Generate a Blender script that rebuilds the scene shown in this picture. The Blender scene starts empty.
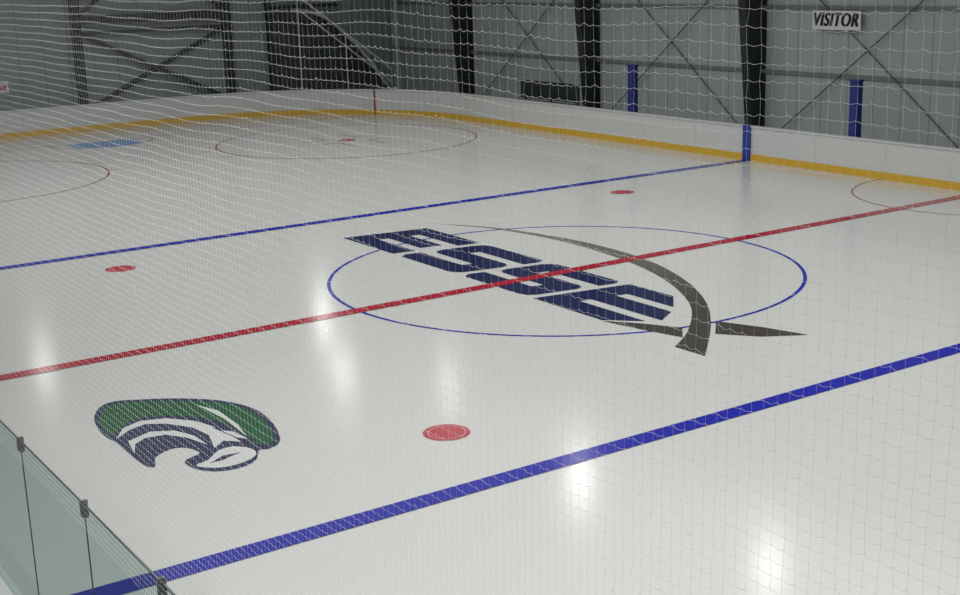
import bpy, bmesh, math
import numpy as np
from mathutils import Vector, Matrix
from mathutils.geometry import tessellate_polygon
scene=bpy.context.scene
scene.view_settings.view_transform='Standard'
COL=scene.collection

# ---------------------------------------------------------------- materials
def mat(name,base,rough=.5,metal=0.,spec=.5,noise=0.,nscale=5.,bump=0.,bscale=20.,rnoise=0.):
    m=bpy.data.materials.new(name); m.use_nodes=True
    nt=m.node_tree; b=nt.nodes['Principled BSDF']
    b.inputs['Base Color'].default_value=(*base,1); b.inputs['Roughness'].default_value=rough
    b.inputs['Metallic'].default_value=metal; b.inputs['Specular IOR Level'].default_value=spec
    tc=nt.nodes.new('ShaderNodeNewGeometry')
    if noise or rnoise:
        n=nt.nodes.new('ShaderNodeTexNoise'); n.inputs['Scale'].default_value=nscale; n.inputs['Detail'].default_value=5
        nt.links.new(tc.outputs['Position'],n.inputs['Vector'])
        if noise:
            r=nt.nodes.new('ShaderNodeMapRange'); r.inputs[1].default_value=.3; r.inputs[2].default_value=.7
            r.inputs[3].default_value=1-noise; r.inputs[4].default_value=1+noise
            nt.links.new(n.outputs['Fac'],r.inputs[0])
            v=nt.nodes.new('ShaderNodeVectorMath'); v.operation='SCALE'; v.inputs[0].default_value=base
            nt.links.new(r.outputs[0],v.inputs['Scale']); nt.links.new(v.outputs[0],b.inputs['Base Color'])
        if rnoise:
            r=nt.nodes.new('ShaderNodeMapRange'); r.inputs[1].default_value=.3; r.inputs[2].default_value=.7
            r.inputs[3].default_value=rough-rnoise; r.inputs[4].default_value=rough+rnoise
            nt.links.new(n.outputs['Fac'],r.inputs[0]); nt.links.new(r.outputs[0],b.inputs['Roughness'])
    if bump:
        n=nt.nodes.new('ShaderNodeTexNoise'); n.inputs['Scale'].default_value=bscale
        nt.links.new(tc.outputs['Position'],n.inputs['Vector'])
        k=nt.nodes.new('ShaderNodeBump'); k.inputs['Strength'].default_value=bump; k.inputs['Distance'].default_value=.02
        nt.links.new(n.outputs['Fac'],k.inputs['Height']); nt.links.new(k.outputs[0],b.inputs['Normal'])
    return m
def stripe_mat(name,base,seam,axis,period,width,rough=.6,noise=.06):
    """flat colour with thin vertical seams repeated along a world axis"""
    m=mat(name,base,rough,noise=noise,nscale=.6); nt=m.node_tree; b=nt.nodes['Principled BSDF']
    g=nt.nodes.new('ShaderNodeNewGeometry'); s=nt.nodes.new('ShaderNodeSeparateXYZ'); nt.links.new(g.outputs['Position'],s.inputs[0])
    src=s.outputs[axis]
    a=nt.nodes.new('ShaderNodeMath'); a.operation='MULTIPLY'; a.inputs[1].default_value=1/period; nt.links.new(src,a.inputs[0])
    f=nt.nodes.new('ShaderNodeMath'); f.operation='FRACT'; nt.links.new(a.outputs[0],f.inputs[0])
    l=nt.nodes.new('ShaderNodeMath'); l.operation='LESS_THAN'; l.inputs[1].default_value=width/period; nt.links.new(f.outputs[0],l.inputs[0])
    mx=nt.nodes.new('ShaderNodeMix'); mx.data_type='RGBA'
    old=b.inputs['Base Color'].links[0].from_socket
    nt.links.new(l.outputs[0],mx.inputs['Factor']); nt.links.new(old,mx.inputs['A']); mx.inputs['B'].default_value=(*seam,1)
    nt.links.new(mx.outputs['Result'],b.inputs['Base Color'])
    return m
def uvseam_mat(name,base,seam,period,width,rough):
    m=mat(name,base,rough); nt=m.node_tree; b=nt.nodes['Principled BSDF']
    u=nt.nodes.new('ShaderNodeUVMap'); s=nt.nodes.new('ShaderNodeSeparateXYZ'); nt.links.new(u.outputs[0],s.inputs[0])
    a=nt.nodes.new('ShaderNodeMath'); a.operation='MULTIPLY'; a.inputs[1].default_value=1/period; nt.links.new(s.outputs[0],a.inputs[0])
    f=nt.nodes.new('ShaderNodeMath'); f.operation='FRACT'; nt.links.new(a.outputs[0],f.inputs[0])
    l=nt.nodes.new('ShaderNodeMath'); l.operation='LESS_THAN'; l.inputs[1].default_value=width/period; nt.links.new(f.outputs[0],l.inputs[0])
    mx=nt.nodes.new('ShaderNodeMix'); mx.data_type='RGBA'; mx.inputs['A'].default_value=(*base,1); mx.inputs['B'].default_value=(*seam,1)
    nt.links.new(l.outputs[0],mx.inputs['Factor']); nt.links.new(mx.outputs['Result'],b.inputs['Base Color'])
    return m
IR=.165; PS=.22; PD=.08
M={}
M['ice']=mat('ice',(.57,.575,.555),IR,noise=.008,nscale=.25,spec=.45)
M['red']=mat('red_paint',(.34,.01,.028),IR,spec=PS)
M['redthin']=mat('red_thin_paint',(.30,.03,.05),IR,spec=PS)
M['dot']=mat('faceoff_red',(.42,.03,.05),IR,spec=PS)
M['blue']=mat('blue_paint',(.018,.022,.31),IR,spec=PD)
M['navy']=mat('navy_paint',(.014,.02,.07),IR,spec=PD)
M['grey']=mat('charcoal_paint',(.065,.06,.055),IR,spec=PD)
# swoosh paint fades along its length from light to dark grey (printed gradient)
nt=M['grey'].node_tree; b=nt.nodes['Principled BSDF']
gg=nt.nodes.new('ShaderNodeNewGeometry'); s_=nt.nodes.new('ShaderNodeSeparateXYZ'); nt.links.new(gg.outputs['Position'],s_.inputs[0])
mr=nt.nodes.new('ShaderNodeMapRange'); mr.inputs[1].default_value=-3.5; mr.inputs[2].default_value=5.5
nt.links.new(s_.outputs[1],mr.inputs[0])
cr=nt.nodes.new('ShaderNodeMix'); cr.data_type='RGBA'; cr.inputs['A'].default_value=(.055,.05,.045,1); cr.inputs['B'].default_value=(.21,.20,.18,1)
nt.links.new(mr.outputs[0],cr.inputs['Factor']); nt.links.new(cr.outputs['Result'],b.inputs['Base Color'])
M['white']=mat('white_paint',(.6,.61,.6),IR,spec=PS)
M['green']=mat('green_paint',(.006,.085,.03),IR,spec=PD)
M['crease']=mat('crease_blue',(.08,.23,.52),IR,spec=PD)
M['board']=uvseam_mat('board_white',(.58,.59,.575),(.46,.47,.46),2.44,.02,.35)
M['cap']=mat('cap_white',(.60,.61,.60),.35)
M['yellow']=mat('kick_yellow',(.62,.38,.03),.35)
M['bluep']=mat('blue_stripe_plastic',(.015,.04,.28),.4)
M['pad']=mat('blue_pad',(.01,.02,.17),.5)
M['concrete']=mat('concrete',(.12,.12,.12),.8,noise=.15,nscale=2,bump=.2)
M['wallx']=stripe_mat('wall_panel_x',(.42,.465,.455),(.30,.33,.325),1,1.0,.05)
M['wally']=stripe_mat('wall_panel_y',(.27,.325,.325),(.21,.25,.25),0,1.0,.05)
M['ceil']=stripe_mat('ceiling_panel',(.2,.2,.2),(.1,.1,.1),1,1.5,.06)
M['steel']=mat('dark_steel',(.02,.027,.027),.5)
M['girt']=mat('girt_steel',(.2,.215,.215),.5)
M['rod']=mat('rod_steel',(.09,.1,.1),.5)
M['pipe']=mat('pipe_white',(.85,.87,.87),.5)
M['curtain']=mat('curtain_dark',(.055,.065,.067),.8,noise=.3,nscale=1.2)
M['signw']=mat('sign_white',(.8,.8,.8),.4)
M['signr']=mat('sign_red',(.45,.03,.03),.4)
M['black']=mat('black_lettering',(.01,.01,.01),.4)
M['net']=mat('net_nylon',(.78,.79,.78),.5)
M['clamp']=mat('clamp_metal',(.12,.12,.12),.35,metal=.6)
M['seal']=mat('joint_seal',(.1,.12,.115),.4)
M['edge']=mat('glass_edge',(.025,.04,.035),.3)
g=bpy.data.materials.new('tempered_glass'); g.use_nodes=True; nt=g.node_tree; nt.nodes.remove(nt.nodes['Principled BSDF'])
out=nt.nodes['Material Output']
tr=nt.nodes.new('ShaderNodeBsdfTransparent'); tr.inputs[0].default_value=(.76,.82,.81,1)
gl=nt.nodes.new('ShaderNodeBsdfGlossy'); gl.inputs['Roughness'].default_value=.03
m2=nt.nodes.new('ShaderNodeMixShader'); m2.inputs[0].default_value=.03
nt.links.new(tr.outputs[0],m2.inputs[1]); nt.links.new(gl.outputs[0],m2.inputs[2])
nt.links.new(m2.outputs[0],out.inputs[0])
M['glass']=g

# ---------------------------------------------------------------- helpers
def mk(name,verts,faces,m,parent=None,label=None,cat=None,kind=None,group=None,smooth=False):
    me=bpy.data.meshes.new(name); me.from_pydata([tuple(v) for v in verts],[],faces); me.update()
    if m: me.materials.append(M[m])
    if smooth:
        for p in me.polygons: p.use_smooth=True
    o=bpy.data.objects.new(name,me); COL.objects.link(o)
    if parent: o.parent=parent
    if label: o['label']=label
    if cat: o['category']=cat
    if kind: o['kind']=kind
    if group: o['group']=group
    return o
def box(x0,x1,y0,y1,z0,z1):
    v=[(x,y,z) for z in(z0,z1) for y in(y0,y1) for x in(x0,x1)]
    f=[(0,2,3,1),(4,5,7,6),(0,1,5,4),(2,6,7,3),(0,4,6,2),(1,3,7,5)]
    return v,f
def join(parts):
    V=[];F=[]
    for v,f in parts:
        n=len(V); V+=list(v); F+=[tuple(i+n for i in q) for q in f]
    return V,F
def bar(a,b,w,h=None):
    a=Vector(a);b=Vector(b);h=h or w; d=(b-a).normalized()
    s=d.cross(Vector((0,0,1)))
    if s.length<1e-3: s=Vector((1,0,0))
    s.normalize(); t=s.cross(d)
    v=[p+s*(i*w/2)+t*(j*h/2) for p in(a,b) for i,j in((-1,-1),(1,-1),(1,1),(-1,1))]
    return v,[(0,1,2,3),(7,6,5,4),(0,4,5,1),(1,5,6,2),(2,6,7,3),(3,7,4,0)]
def tube(a,b,r,n=10):
    a=Vector(a);b=Vector(b); d=(b-a).normalized(); s=d.orthogonal().normalized(); t=d.cross(s)
    v=[p+(s*math.cos(2*math.pi*i/n)+t*math.sin(2*math.pi*i/n))*r for p in(a,b) for i in range(n)]
    f=[(i,(i+1)%n,n+(i+1)%n,n+i) for i in range(n)]+[tuple(range(n))[::-1],tuple(range(n,2*n))]
    return v,f
def flat(name,pts,z,m,label=None,parent=None):
    """thin painted shape lying on the ice from a polygon outline"""
    V=[Vector((x,y,z)) for x,y in pts]
    tris=tessellate_polygon([[Vector((x,y,0)) for x,y in pts]])
    F=[]
    for a,b,c in tris:
        k=(V[b]-V[a]).cross(V[c]-V[a]).z
        if abs(k)<1e-9: continue
        F.append((a,b,c) if k>0 else (a,c,b))
    return mk(name,V,F,m,parent or ICE,label)
def ring(name,cx,cy,r0,r1,z,m,a0=0,a1=2*math.pi,n=96,label=None):
    V=[];F=[]
    for i in range(n+1):
        a=a0+(a1-a0)*i/n; V+=[(cx+r0*math.cos(a),cy+r0*math.sin(a),z),(cx+r1*math.cos(a),cy+r1*math.sin(a),z)]
    for i in range(n): F.append((2*i,2*i+1,2*i+3,2*i+2))
    return mk(name,V,F,m,ICE,label)
def disc(cx,cy,r,n=40): return [(cx+r*math.cos(2*math.pi*i/n),cy+r*math.sin(2*math.pi*i/n)) for i in range(n)]
def rect(x0,x1,y0,y1): return [(x0,y0),(x1,y0),(x1,y1),(x0,y1)]
def catmull(P,n=5):
    out=[];N=len(P)
    for i in range(N):
        p0,p1,p2,p3=[np.array(P[(i+k)%N]) for k in(-1,0,1,2)]
        for j in range(n):
            t=j/n; out.append(tuple(.5*((2*p1)+(-p0+p2)*t+(2*p0-5*p1+4*p2-p3)*t*t+(-p0+3*p1-3*p2+p3)*t**3)))
    return out

# ---------------------------------------------------------------- rink dimensions
W=12.95; YE=31.75; RC=8.53; YB=8.005; YD=6.26; XD=6.71; YF=21.35; RF=4.572; YG=27.9; BH=1.03
def path(off,n=24):
    r=RC+off; P=[]
    for cx,cy,a0 in((W-RC,YE-RC,0),(-W+RC,YE-RC,90),(-W+RC,-YE+RC,180),(W-RC,-YE+RC,270)):
        for i in range(n+1):
            a=math.radians(a0+90*i/n); P.append((cx+r*math.cos(a),cy+r*math.sin(a)))
    return P
P=path(0.0)
ICE=mk('ice_rink_surface',[(x,y,0) for x,y in P]+[(x,y,-.05) for x,y in P],
  [tuple(range(len(P)))]+[(i,i+len(P),(i+1)%len(P)+len(P),(i+1)%len(P)) for i in range(len(P))],'ice',
  label="glossy off-white ice sheet with painted hockey lines and logos",cat="ice rink")

flat('center_line',rect(-W,W,-.15,.15),.008,'red',"red centre line")
flat('blue_line',rect(-W,W,YB-.15,YB+.15),.008,'blue',"blue zone line")
flat('blue_line',rect(-W,W,-YB-.15,-YB+.15),.008,'blue',"blue zone line")
ring('center_circle',0,0,RF-.035,RF+.035,.0035,'blue',label="thin blue centre circle")
for sx in(-1,1):
    for sy in(-1,1):
        flat('faceoff_spot',disc(sx*XD,sy*YD,.31),.004,'dot',"red neutral zone face-off dot")
        ring('faceoff_spot_ring',sx*XD,sy*YD,.240,.248,.006,'white',label="thin pale inner ring")
for sx in(-1,1):
    ring('faceoff_circle',sx*XD,YF,RF-.03,RF+.03,.004,'redthin',label="thin red end zone face-off circle")
    flat('faceoff_spot',disc(sx*XD,YF,.30),.004,'dot')
    for a in(-1,1):
        for b in(-1,1):
            x=sx*XD+a*.6; y=YF+b*.45
            flat('hash_mark',rect(min(x,x+a*.9),max(x,x+a*.9),y-.025,y+.025),.004,'redthin')
            flat('hash_mark',rect(x-.025,x+.025,min(y,y+b*1.2),max(y,y+b*1.2)),.0045,'redthin')
            yy=YF+b*.9
            flat('hash_mark',rect(min(sx*XD+a*RF,sx*XD+a*(RF+.6)),max(sx*XD+a*RF,sx*XD+a*(RF+.6)),yy-.025,yy+.025),.004,'redthin')
ring('referee_crease',W,0,3.02,3.07,.004,'redthin',math.pi/2,1.5*math.pi,48,"thin red half circle against the boards")
flat('goal_line',rect(-11.2,11.2,YG-.025,YG+.025),.004,'redthin')
cre=[(-1.22,YG)]+[(1.83*math.sin(a),YG-1.83*math.cos(a)) for a in np.linspace(-.73,.73,20)]+[(1.22,YG)]
flat('goal_crease',cre,.003,'crease',"light blue goal crease")
ring('goal_crease_outline',0,YG,1.83,1.88,.005,'redthin',math.pi,2*math.pi,40)

# ESSEX lettering, reading along -Y
def T(u0,pts): return [( -1.70+v, -(u0+u+.16*v)) for u,v in pts]
w=2.2;a=.51;g0=.75;g1=1.25;t=1.49;s=.62
E=[(0,0),(w,0),(w,a),(s,a),(s,g0),(w-.22,g0),(w-.22,g1),(s,g1),(s,t),(w,t),(w,2),(0,2)]
S=[(0,.16),(.16,0),(w-.26,0),(w-.08,.07),(w,.24),(w,1.02),(w-.08,1.18),(w-.26,g1),(s,g1),(s,t),(w,t),(w,1.86),(w-.14,2),(.26,2),(.08,1.93),(0,1.76),(0,.98),(.08,.82),(.26,g0),(w-s,g0),(w-s,a),(0,a)]
E2=[(0,0),(1.95,0),(2.4,a),(s,a),(s,g0),(2.5,g0),(2.1,g1),(s,g1),(s,t),(1.85,t),(1.2,2),(0,2)]
flat('logo_letter',T(-5.93,E),.005,'navy',"navy block letter E")
flat('logo_letter',T(-3.50,S),.005,'navy',"navy block letter S")
flat('logo_letter',T(-1.10,S),.005,'navy',"navy block letter S")
flat('logo_letter',T(1.30,E2),.005,'navy',"navy block letter E with curved end")
low=[(.62,6.15),(1.12,5.2),(1.48,4.29),(1.74,2.40),(1.57,.17),(1.02,-1.79),(.11,-3.46),(-1.01,-4.63),(-1.83,-5.22)]
hi=[(-1.81,-5.87),(-.52,-4.64),(.54,-3.37),(1.40,-1.79),(1.95,.04),(2.02,2.19),(1.62,4.25),(1.19,5.2)]
def opencm(P):
    Q=[P[0]]+P+[P[-1]]; out=[]
    for i in range(1,len(Q)-2):
        p0,p1,p2,p3=[np.array(q) for q in Q[i-1:i+3]]
        for j in range(6):
            t_=j/6; out.append(tuple(.5*((2*p1)+(-p0+p2)*t_+(2*p0-5*p1+4*p2-p3)*t_*t_+(-p0+3*p1-3*p2+p3)*t_**3)))
    return out+[P[-1]]
flat('logo_swoosh',opencm(low)+opencm(hi+[low[0]])[:-1],.006,'grey',"grey curved stroke of the letter X fading to charcoal")
flat('logo_stroke',[(-1.73,-3.30),(-1.60,-4.0),(-1.38,-4.90),(-1.0,-4.48),(-1.33,-3.85)],.0055,'grey',"charcoal tapered stroke of the letter X")
flat('logo_stroke',[(-.30,-4.53),(.02,-5.3),(.23,-6.06),(-.4,-5.66),(-.84,-5.08)],.0055,'grey',"charcoal tapered stroke of the letter X")
# bird head emblem, layered outlines
def emb(name,pts,z,m,label,n=3): flat(name,catmull(pts,n) if n else pts,z,m,label)
emb('bird_emblem_outline',[(-10.19,-2.74),(-9.97,-2.33),(-9.73,-2.22),(-9.41,-2.37),(-8.94,-2.69),(-8.53,-3.13),(-8.30,-3.71),(-8.31,-4.33),(-8.46,-4.94),(-8.61,-5.25),(-8.81,-5.36),(-8.92,-5.32),(-9.09,-5.61),(-9.36,-5.74),(-9.65,-5.66),(-9.81,-5.42),(-9.83,-5.13),(-9.72,-5.03),(-9.55,-4.94),(-9.62,-4.66),(-9.80,-4.58),(-10.06,-4.74),(-10.18,-5.05),(-10.27,-4.90),(-10.28,-4.33),(-10.27,-3.92),(-10.31,-3.60),(-10.29,-3.22)],.004,'navy',"dark navy outline of a bird head emblem",3)
emb('bird_emblem_crest',[(-10.16,-2.84),(-9.92,-2.44),(-9.69,-2.35),(-9.32,-2.54),(-8.92,-2.86),(-8.54,-3.28),(-8.37,-3.76),(-8.38,-4.35),(-8.51,-4.88),(-8.66,-5.18),(-8.80,-5.18),(-8.90,-5.01),(-8.84,-4.60),(-8.86,-4.09),(-9.03,-3.67),(-9.27,-3.37),(-9.56,-3.19),(-9.82,-3.20),(-10.03,-3.38),(-10.21,-3.60),(-10.25,-3.42),(-10.23,-3.17)],.0055,'green',"green feathered crest")
emb('bird_emblem_face_line',[(-10.24,-3.78),(-10.02,-3.42),(-9.74,-3.28),(-9.41,-3.40),(-9.14,-3.76),(-9.02,-4.15),(-9.00,-4.52),(-8.97,-4.90),(-9.14,-4.72),(-9.34,-4.90),(-9.21,-4.40),(-9.27,-3.98),(-9.50,-3.60),(-9.73,-3.45),(-9.98,-3.55)],.006,'white',"sharp white outline of the face",0)
emb('bird_emblem_brow',[(-8.86,-3.12),(-8.72,-3.56),(-8.74,-4.25),(-8.84,-4.80),(-8.81,-4.40),(-8.79,-3.90)],.0065,'white',"thin white brow streak",0)
emb('bird_emblem_eye_socket',[(-9.06,-4.14),(-8.88,-4.32),(-8.80,-5.02),(-8.96,-4.88)],.0066,'navy',"dark eye socket",0)
emb('bird_emblem_eye',[(-9.01,-4.32),(-8.90,-4.48),(-8.86,-4.86),(-8.96,-4.72)],.0068,'white',"narrow white angled eye",0)
emb('bird_emblem_chin',[(-9.77,-5.34),(-9.56,-5.24),(-9.34,-5.02),(-9.12,-5.00),(-8.97,-5.24),(-9.04,-5.48),(-9.31,-5.61),(-9.58,-5.57)],.0055,'white',"white lower jaw",3)
emb('bird_emblem_jaw_line',[(-9.60,-5.37),(-9.36,-5.22),(-9.12,-5.26),(-9.30,-5.31),(-9.42,-5.37)],.0065,'navy',"dark line across the jaw",0)
emb('bird_emblem_beak',[(-10.23,-4.46),(-10.14,-3.96),(-9.78,-3.78),(-9.50,-3.95),(-9.37,-4.30),(-9.36,-4.74),(-9.48,-4.30),(-9.66,-4.02),(-9.92,-3.98),(-10.10,-4.12)],.0055,'white',"white curve inside the hooked beak",0)

# ---------------------------------------------------------------- boards
def sweep(name,prof,m,parent=None,uv=False,**k):
    loops=[path(o) for o,z in prof]; n=len(loops[0]); k_=len(prof)
    V=[(loops[j][i][0],loops[j][i][1],prof[j][1]) for i in range(n) for j in range(k_)]
    F=[(i*k_+j,i*k_+(j+1)%k_,((i+1)%n)*k_+(j+1)%k_,((i+1)%n)*k_+j) for i in range(n) for j in range(k_)]
    o=mk(name,V,F,m,parent,**k)
    if uv:
        L=[0]
        for i in range(n): L.append(L[-1]+math.dist(loops[0][i],loops[0][(i+1)%n]))
        ul=o.data.uv_layers.new(name='UVMap')
        for p in o.data.polygons:
            i=p.index//k_
            for li in p.loop_indices:
                vi=o.data.loops[li].vertex_index//k_
                ul.data[li].uv=(L[i+1] if vi!=i else L[i],0)
    return o
BO=sweep('rink_boards',[(0.02,.0),(0.02,BH-.04),(.14,BH-.04),(.14,.0)],'board',uv=True,label="white hockey dasher boards ringing the ice with rounded corners",cat="rink boards")
sweep('kickplate',[(0.0,.0),(0.0,.20),(.019,.20),(.019,.0)],'yellow',BO,label="yellow kickplate along the bottom")
sweep('cap_rail',[(-.01,BH-.04),(-.01,BH),(.17,BH),(.17,BH-.04)],'cap',BO)
v,f=box(W-.03,W+.015,YB-.15,YB+.15,.0,BH+.01); mk('blue_line_stripe',v,f,'bluep',BO,"blue stripe continuing the blue line")
v,f=box(-W-.015,-W+.02,-YB-.15,-YB+.15,0,BH-.05); mk('blue_line_stripe',v,f,'bluep',BO,"blue stripe continuing the blue line")
ag=math.asin((YG-(YE-RC))/RC); gx=W-RC+RC*math.cos(ag)
v,f=box(-.03,.02,-.025,.025,0,BH); 
ca,sa=math.cos(ag),math.sin(ag); v=[(gx+x*ca-y*sa,YG+x*sa+y*ca,z) for x,y,z in v]
mk('goal_line_stripe',v,f,'redthin',BO,"thin red stripe continuing the goal line")

for yy in(13.55,4.25):
    v,f=join([box(W+.2,W+.42,yy-.13,yy+.13,-.05,2.5),box(W+.18,W+.44,yy-.15,yy+.15,2.5,2.55)])
    mk('padded_post',v,f,'pad',label="blue padded post standing behind the boards",cat="post",group="blue padded posts")
    
# ---------------------------------------------------------------- near glass with clamps
JY=[-4.7,-6.15,-7.6,-9.05,-10.50,-11.98,-13.35,-14.8,-16.25]; GX=-W-.04; GT=2.59
for i in range(len(JY)-1):
    y1,y0=JY[i],JY[i+1]
    v,f=box(GX-.006,GX+.006,y0+.004,y1-.004,BH+.002,GT)
    o=mk('glass_panel',v,f,'glass',label="greenish tempered glass panel standing on the near boards",cat="glass panel",group="rink glass panels")
    v,f=box(GX-.004,GX+.004,y0-.003,y0+.003,BH+.001,GT-.03); mk('joint_strip',v,f,'seal',o)
    v,f=join([box(GX-.018,GX+.018,y0-.03,y0+.03,GT-.085,GT-.035),box(GX-.024,GX+.024,y0-.012,y0+.012,GT-.075,GT+.025),box(GX-.018,GX+.018,y0-.03,y0-.012,GT-.04,GT+.01),box(GX-.018,GX+.018,y0+.012,y0+.03,GT-.04,GT+.01)])
    mk('clamp',v,f,'clamp',o,"grey metal clip on the top edge")
    v,f=box(GX-.0065,GX+.0065,y0+.006,y1-.006,GT-.005,GT+.002); mk('edge_trim',v,f,'edge',o,"dark polished glass edge")

# ---------------------------------------------------------------- safety netting, hung from the roof
ZC=9.2
def netting():
    """square mesh with sagging horizontal strands"""
    c=.038; X=-W-.13; y0,y1=-20.2,-5.0; z0,z1=2.55,ZC-.02
    ny=int((y1-y0)/c); nz=int((z1-z0)/c); rng=np.random.default_rng(3)
    def disp(y,z):
        sag=.008*np.sin(y*1.9+z*2.3)+.005*np.sin(y*4.3-z*5.1)+.004*np.sin(y*8.9+z*11.3)
        sag=sag*np.clip((-10.5-y)/5,.12,1)
        return np.stack([X+.005*np.sin(y*1.7+z), y+.006*np.sin(z*2.1+y*.7), z+sag],-1)
    verts=[];faces=[];off=0
    jit=rng.normal(0,.0016,(ny+1,nz+1,2))
    def run(P,r):
        nonlocal off
        n=len(P); d=np.gradient(P,axis=0); d/=np.linalg.norm(d,axis=1)[:,None]
        s=np.cross(d,[1,0,0]); s/=np.linalg.norm(s,axis=1)[:,None]; t=np.cross(d,s)
        R=[P+r*(s*math.cos(k*2.0944)+t*math.sin(k*2.0944)) for k in range(3)]
        V=np.stack(R,1).reshape(-1,3); verts.append(V)
        i=np.arange(n-1)[:,None]*3; 
        for k in range(3):
            k2=(k+1)%3
            faces.append(np.concatenate([i+k,i+k2,i+3+k2,i+3+k],1)+off)
        off+=3*n
    ys=y0+c*np.arange(ny+1); zs=z0+c*np.arange(nz+1)
    for j in range(nz+1):
        y=np.repeat(ys,2)[:-1].copy(); z=np.full(len(y),zs[j])
        y[1::2]+=c/2
        y[0::2]+=jit[:,j,0]; z[0::2]+=jit[:,j,1]; z[1::2]-=.0045
        run(disp(y,z),.0004)
    for i in range(ny+1):
        y=ys[i]+jit[i,:,0]; z=zs+jit[i,:,1]; run(disp(y,z),.00026)
    yy,zz=np.meshgrid(ys,zs,indexing='ij'); K=disp((yy+jit[:,:,0]).ravel(),(zz+jit[:,:,1]).ravel())
    o6=np.array([[1,0,0],[-1,0,0],[0,1,0],[0,-1,0],[0,0,1],[0,0,-1]])*.0014
    V=(K[:,None,:]+o6[None]).reshape(-1,3); verts.append(V)
    tri=np.array([[0,2,4],[2,1,4],[1,3,4],[3,0,4],[2,0,5],[1,2,5],[3,1,5],[0,3,5]])
    ft=(np.arange(len(K))[:,None,None]*6+tri[None]+off).reshape(-1,3)
    V=np.concatenate(verts); Q=np.concatenate(faces)
    me=bpy.data.meshes.new('safety_netting')
    me.vertices.add(len(V)); me.vertices.foreach_set('co',V.ravel().astype('f'))
    li=np.concatenate([Q.ravel(),ft.ravel()]); me.loops.add(len(li)); me.loops.foreach_set('vertex_index',li.astype('i'))
    st=np.concatenate([np.arange(len(Q))*4,len(Q)*4+np.arange(len(ft))*3]); me.polygons.add(len(st))
    me.polygons.foreach_set('loop_start',st.astype('i'))
    me.update(calc_edges=True); me.validate()
    me.materials.append(M['net'])
    o=bpy.data.objects.new('safety_netting',me); COL.objects.link(o)
    o['label']="pale nylon spectator netting hanging above the near glass"; o['category']="netting"
netting()

# ---------------------------------------------------------------- building
XW=16.1; YW=34.1
def struct(name,b,m):
    v,f=b; return mk(name,v,f,m,kind='structure',label=None)
struct('floor',box(-19,XW,-34,YW,-.25,-.051),'concrete')
struct('wall_east',box(XW,XW+.2,-34,YW+.2,-.25,ZC),'wallx')
struct('wall_north',box(-19,XW,YW,YW+.2,-.25,ZC),'wally')
struct('ceiling',box(-19,XW,-34,YW,ZC,ZC+.2),'ceil')

def column(y):
    """tapered I-section frame column, web along X"""
    xo=XW-.02; parts=[]
    def taper(za,zb,xa0,xa1,xb0,xb1,y0,y1):
        v=[(xa0,y0,za),(xa1,y0,za),(xa0,y1,za),(xa1,y1,za),(xb0,y0,zb),(xb1,y0,zb),(xb0,y1,zb),(xb1,y1,zb)]
        f=[(0,2,3,1),(4,5,7,6),(0,1,5,4),(2,6,7,3),(0,4,6,2),(1,3,7,5)]; return v,f
    i0,i1=xo-.5,xo-1.4
    parts.append(taper(-.05,8.9,i0,i0+.03,i1,i1+.03,y-.16,y+.16))
    parts.append(taper(-.05,8.9,i0+.03,xo-.03,i1+.03,xo-.03,y-.012,y+.012))
    parts.append(taper(-.05,8.9,xo-.03,xo,xo-.03,xo,y-.16,y+.16))
    parts.append(box(i0-.05,xo,y-.2,y+.2,-.051,-.02))
    v,f=join(parts)
    return mk('steel_column',v,f,'steel',label="dark tapered steel frame column against the side wall",cat="column",group="side wall steel columns")
CY=[1.9,10.5,18.9,27.4]
for y in CY: column(y)
SPAN=[(-6.7,CY[0])]+[(CY[k],CY[k+1]) for k in range(3)]
for ya,yb in SPAN:
    ya+=.25; yb-=.25
    v,f=join([tube((XW-.10,ya,-.05),(XW-.10,yb,6.2),.02),tube((XW-.15,yb,-.05),(XW-.15,ya,6.2),.02)])
    mk('brace_rods',v,f,'rod',label="crossed dark steel brace rods between wall columns",cat="brace",group="side wall cross braces")
for z in(2.3,4.3):
    v,f=box(XW-.07,XW-.001,-20,YW-.1,z-.06,z+.06); mk('wall_girt',v,f,'girt',label="horizontal steel girt fixed along the side wall",cat="girt",group="side wall girts")

yf=YW-.25
TF=bpy.data.objects.new('braced_steel_frame',None); COL.objects.link(TF); TF.location=(4.6,yf,0)
TF['label']="dark steel portal frame with diagonal braces at the end wall"; TF['category']="steel frame"
def tf(name,parts):
    v,f=join(parts); v=[(x-4.6,y-yf,z) for x,y,z in v]; mk(name,v,f,'steel',TF)
tf('post',[box(1.17,1.53,yf-.12,yf+.12,-.051,9.1)]); tf('post',[box(7.67,8.03,yf-.12,yf+.12,-.051,9.1)])
tf('crossbeam',[box(1.5,7.7,yf-.1,yf+.1,4.02,4.35)])
tf('crossbeam',[box(1.5,7.7,yf-.06,yf+.06,3.60,3.74)])
tf('diagonal_brace',[bar((1.5,yf-.03,3.6),(7.7,yf-.03,.6),.16)]); tf('diagonal_brace',[bar((1.5,yf+.06,.6),(7.7,yf+.06,3.6),.16)])
tf('diagonal_brace',[bar((1.5,yf-.03,4.4),(4.6,yf-.03,6.6),.14)]); tf('diagonal_brace',[bar((7.7,yf-.03,4.4),(4.6,yf-.03,6.6),.14)])
v,f=box(9.65,9.85,yf-.1,yf+.1,-.051,9.1); mk('steel_post',v,f,'steel',label="dark steel post at the end wall",cat="post")
yc=YW-.1; edge=[(11.0,4.2),(11.8,4.12),(12.5,3.85),(13.1,3.45),(13.7,2.9),(14.3,2.3),(14.9,1.6),(15.6,.6)]
prof=[(9.95,-.05),(9.95,4.1)]+edge+[(15.75,-.05)]
n=len(prof); V=[(x,yc-.03,z) for x,z in prof]+[(x,yc+.03,z) for x,z in prof]
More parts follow.
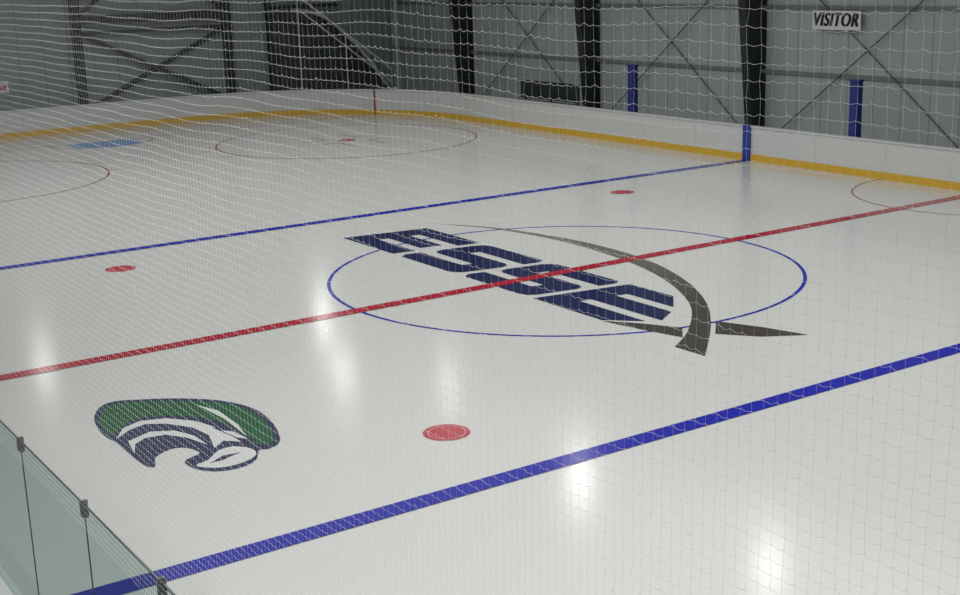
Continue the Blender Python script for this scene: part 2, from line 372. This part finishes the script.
CU=mk('wall_curtain',V,[tuple(range(n))[::-1],tuple(range(n,2*n))]+[(i,(i+1)%n,n+(i+1)%n,n+i) for i in range(n)],'curtain',label="dark hanging curtain with a pale slanted edge on the end wall",cat="curtain")
v,f=join([tube((a_[0],yc-.08,a_[1]),(b_[0],yc-.08,b_[1]),.07,8) for a_,b_ in zip(edge[:-1],edge[1:])]); mk('edge_piping',v,f,'pipe',CU,"pale piping along the slanted edge")
RL=bpy.data.objects.new('pale_handrail',None); COL.objects.link(RL); RL.location=(13,YW-.7,-.051)
RL['label']="pale diagonal handrail with uprights near the building corner"; RL['category']="handrail"
def rl(name,a_,b_,r): 
    v,f=tube(a_,b_,r,8); mk(name,v,f,'pipe',RL)
rl('rail',(-2.0,0,4.9),(2.6,0,1.4),.05); rl('rail',(-2.0,0,4.3),(2.6,0,.8),.035)
for x in(-2.0,.3,2.6): rl('upright',(x,0,0),(x,0,4.9-(x+2)*3.5/4.6),.025)
v,f=tube((XW-.35,YW-1.0,-.05),(XW-.35,YW-1.0,9),.06); mk('downpipe',v,f,'pipe',label="pale vertical pipe near the building corner",cat="pipe")
v,f=bar((9.85,yf-.15,4.35),(13.2,yf-.15,4.35),.14); mk('hanging_rail',v,f,'steel',label="dark horizontal rail above the curtain",cat="rail")
# small notice on the end wall
NS=bpy.data.objects.new('wall_notice',None); COL.objects.link(NS); NS.location=(-2.0,YW-.02,1.75)
NS['label']="small white notice with red strip on the end wall"; NS['category']="sign"
v,f=box(-.5,.5,-.03,0,-.22,.22); mk('notice_panel',v,f,'signw',NS)
v,f=box(-.42,.42,-.036,-.03,-.10,.06); mk('notice_strip',v,f,'signr',NS,"red strip")

B=bpy.data.objects.new('players_bench',None); COL.objects.link(B); B.location=(14.2,19.7,-.051)
B['label']="dark bench with a solid backrest behind the boards"; B['category']="bench"
def bp(name,b):
    v,f=b; mk(name,v,f,'steel',B)
bp('seat',box(-.2,.2,-1.8,1.8,.82,.9)); 
bp('backrest',box(.2,.25,-1.8,1.8,.95,1.62))
for yy in(-1.6,0,1.6): bp('leg',join([box(-.18,-.1,yy-.04,yy+.04,0,.82),box(.25,.31,yy-.04,yy+.04,0,1.58)]))

SG=bpy.data.objects.new('visitor_sign',None); COL.objects.link(SG); SG.location=(XW-.12,7.35,3.95)
SG['label']="white rectangular sign with slanted black lettering on the wall"; SG['category']="sign"
v,f=box(-.1,-.07,-.92,.92,-.28,.28); mk('sign_panel',v,f,'signw',SG)
c=bpy.data.curves.new('lettering','FONT'); c.body='VISITOR'; c.size=.56; c.shear=.25; c.align_x='CENTER'; c.align_y='CENTER'; c.space_character=1.12
to=bpy.data.objects.new('tmp',c); COL.objects.link(to); bpy.context.view_layer.update()
dg=bpy.context.evaluated_depsgraph_get(); me=bpy.data.meshes.new_from_object(to.evaluated_get(dg)); bpy.data.objects.remove(to)
xs=[v.co.x for v in me.vertices]; sc=1.66/(max(xs)-min(xs)); cx_=(max(xs)+min(xs))/2
base=[(v.co.x,v.co.y) for v in me.vertices]; polys=[tuple(p.vertices) for p in me.polygons]
# heavy strokes: the letter shapes stacked with small sideways steps
stack=[]
for k,(dy,dz) in enumerate(((-.028,0),(-.014,.008),(0,-.008),(.014,.008),(.028,0))):
    stack.append(([(-.104-.001*k,-(x-cx_)*sc+dy,y+dz) for x,y in base],polys))
v,f=join(stack); mk('sign_lettering',v,f,'black',SG,"slanted bold black capital letters reading VISITOR")

# ---------------------------------------------------------------- lights
def area(name,x,y,z,size,power,col=(1,.985,.96),sy=None,spread=None,rot=None):
    l=bpy.data.lights.new(name,'AREA'); l.energy=power; l.color=col
    l.shape='RECTANGLE' if sy else 'DISK'; l.size=size
    if sy: l.size_y=sy
    if spread: l.spread=spread
    o=bpy.data.objects.new(name,l); o.location=(x,y,z); COL.objects.link(o)
    if rot: o.rotation_euler=rot
    return o
for x,y,pw in((-3.1,27.3,45),(8.1,26.9,66),(5.2,19.7,38),(7.5,16.4,26),(5.7,6.9,55),(5.8,-.1,40)):
    area('high_bay_light',x,y,8.0,.6,pw)
area('ceiling_fill',-1,-3,9.0,22,4150,(1,1,.99),54,math.radians(150))  # added fill: one huge soft panel evening out the light, no actual fixture
area('net_fill',-17.5,-14,8.4,.5,300,spread=math.radians(120),rot=(0,math.radians(-45),0))  # added out-of-view lamp that brightens the netting strands against the dark wall
wd=bpy.data.worlds.new('World'); scene.world=wd; wd.use_nodes=True
wd.node_tree.nodes['Background'].inputs[0].default_value=(.78,.87,.9,1); wd.node_tree.nodes['Background'].inputs[1].default_value=.27

# ---------------------------------------------------------------- camera
yaw,pit,rol,f=.98638,.24725,-.03069,1313.94
fw=Vector((math.cos(yaw)*math.cos(pit),math.sin(yaw)*math.cos(pit),-math.sin(pit)))
rt=Vector((math.sin(yaw),-math.cos(yaw),0)); up=rt.cross(fw)
r=rt*math.cos(rol)+up*math.sin(rol); u=-rt*math.sin(rol)+up*math.cos(rol)
cd=bpy.data.cameras.new('camera'); cd.sensor_width=36; cd.lens=36*f/960; cd.clip_end=300; cd.clip_start=.05
co=bpy.data.objects.new('camera',cd); COL.objects.link(co)
R_=Matrix((r,u,-fw)).transposed().to_4x4(); co.matrix_world=Matrix.Translation((-15.16516,-19.92267,5.84271))@R_
scene.camera=co
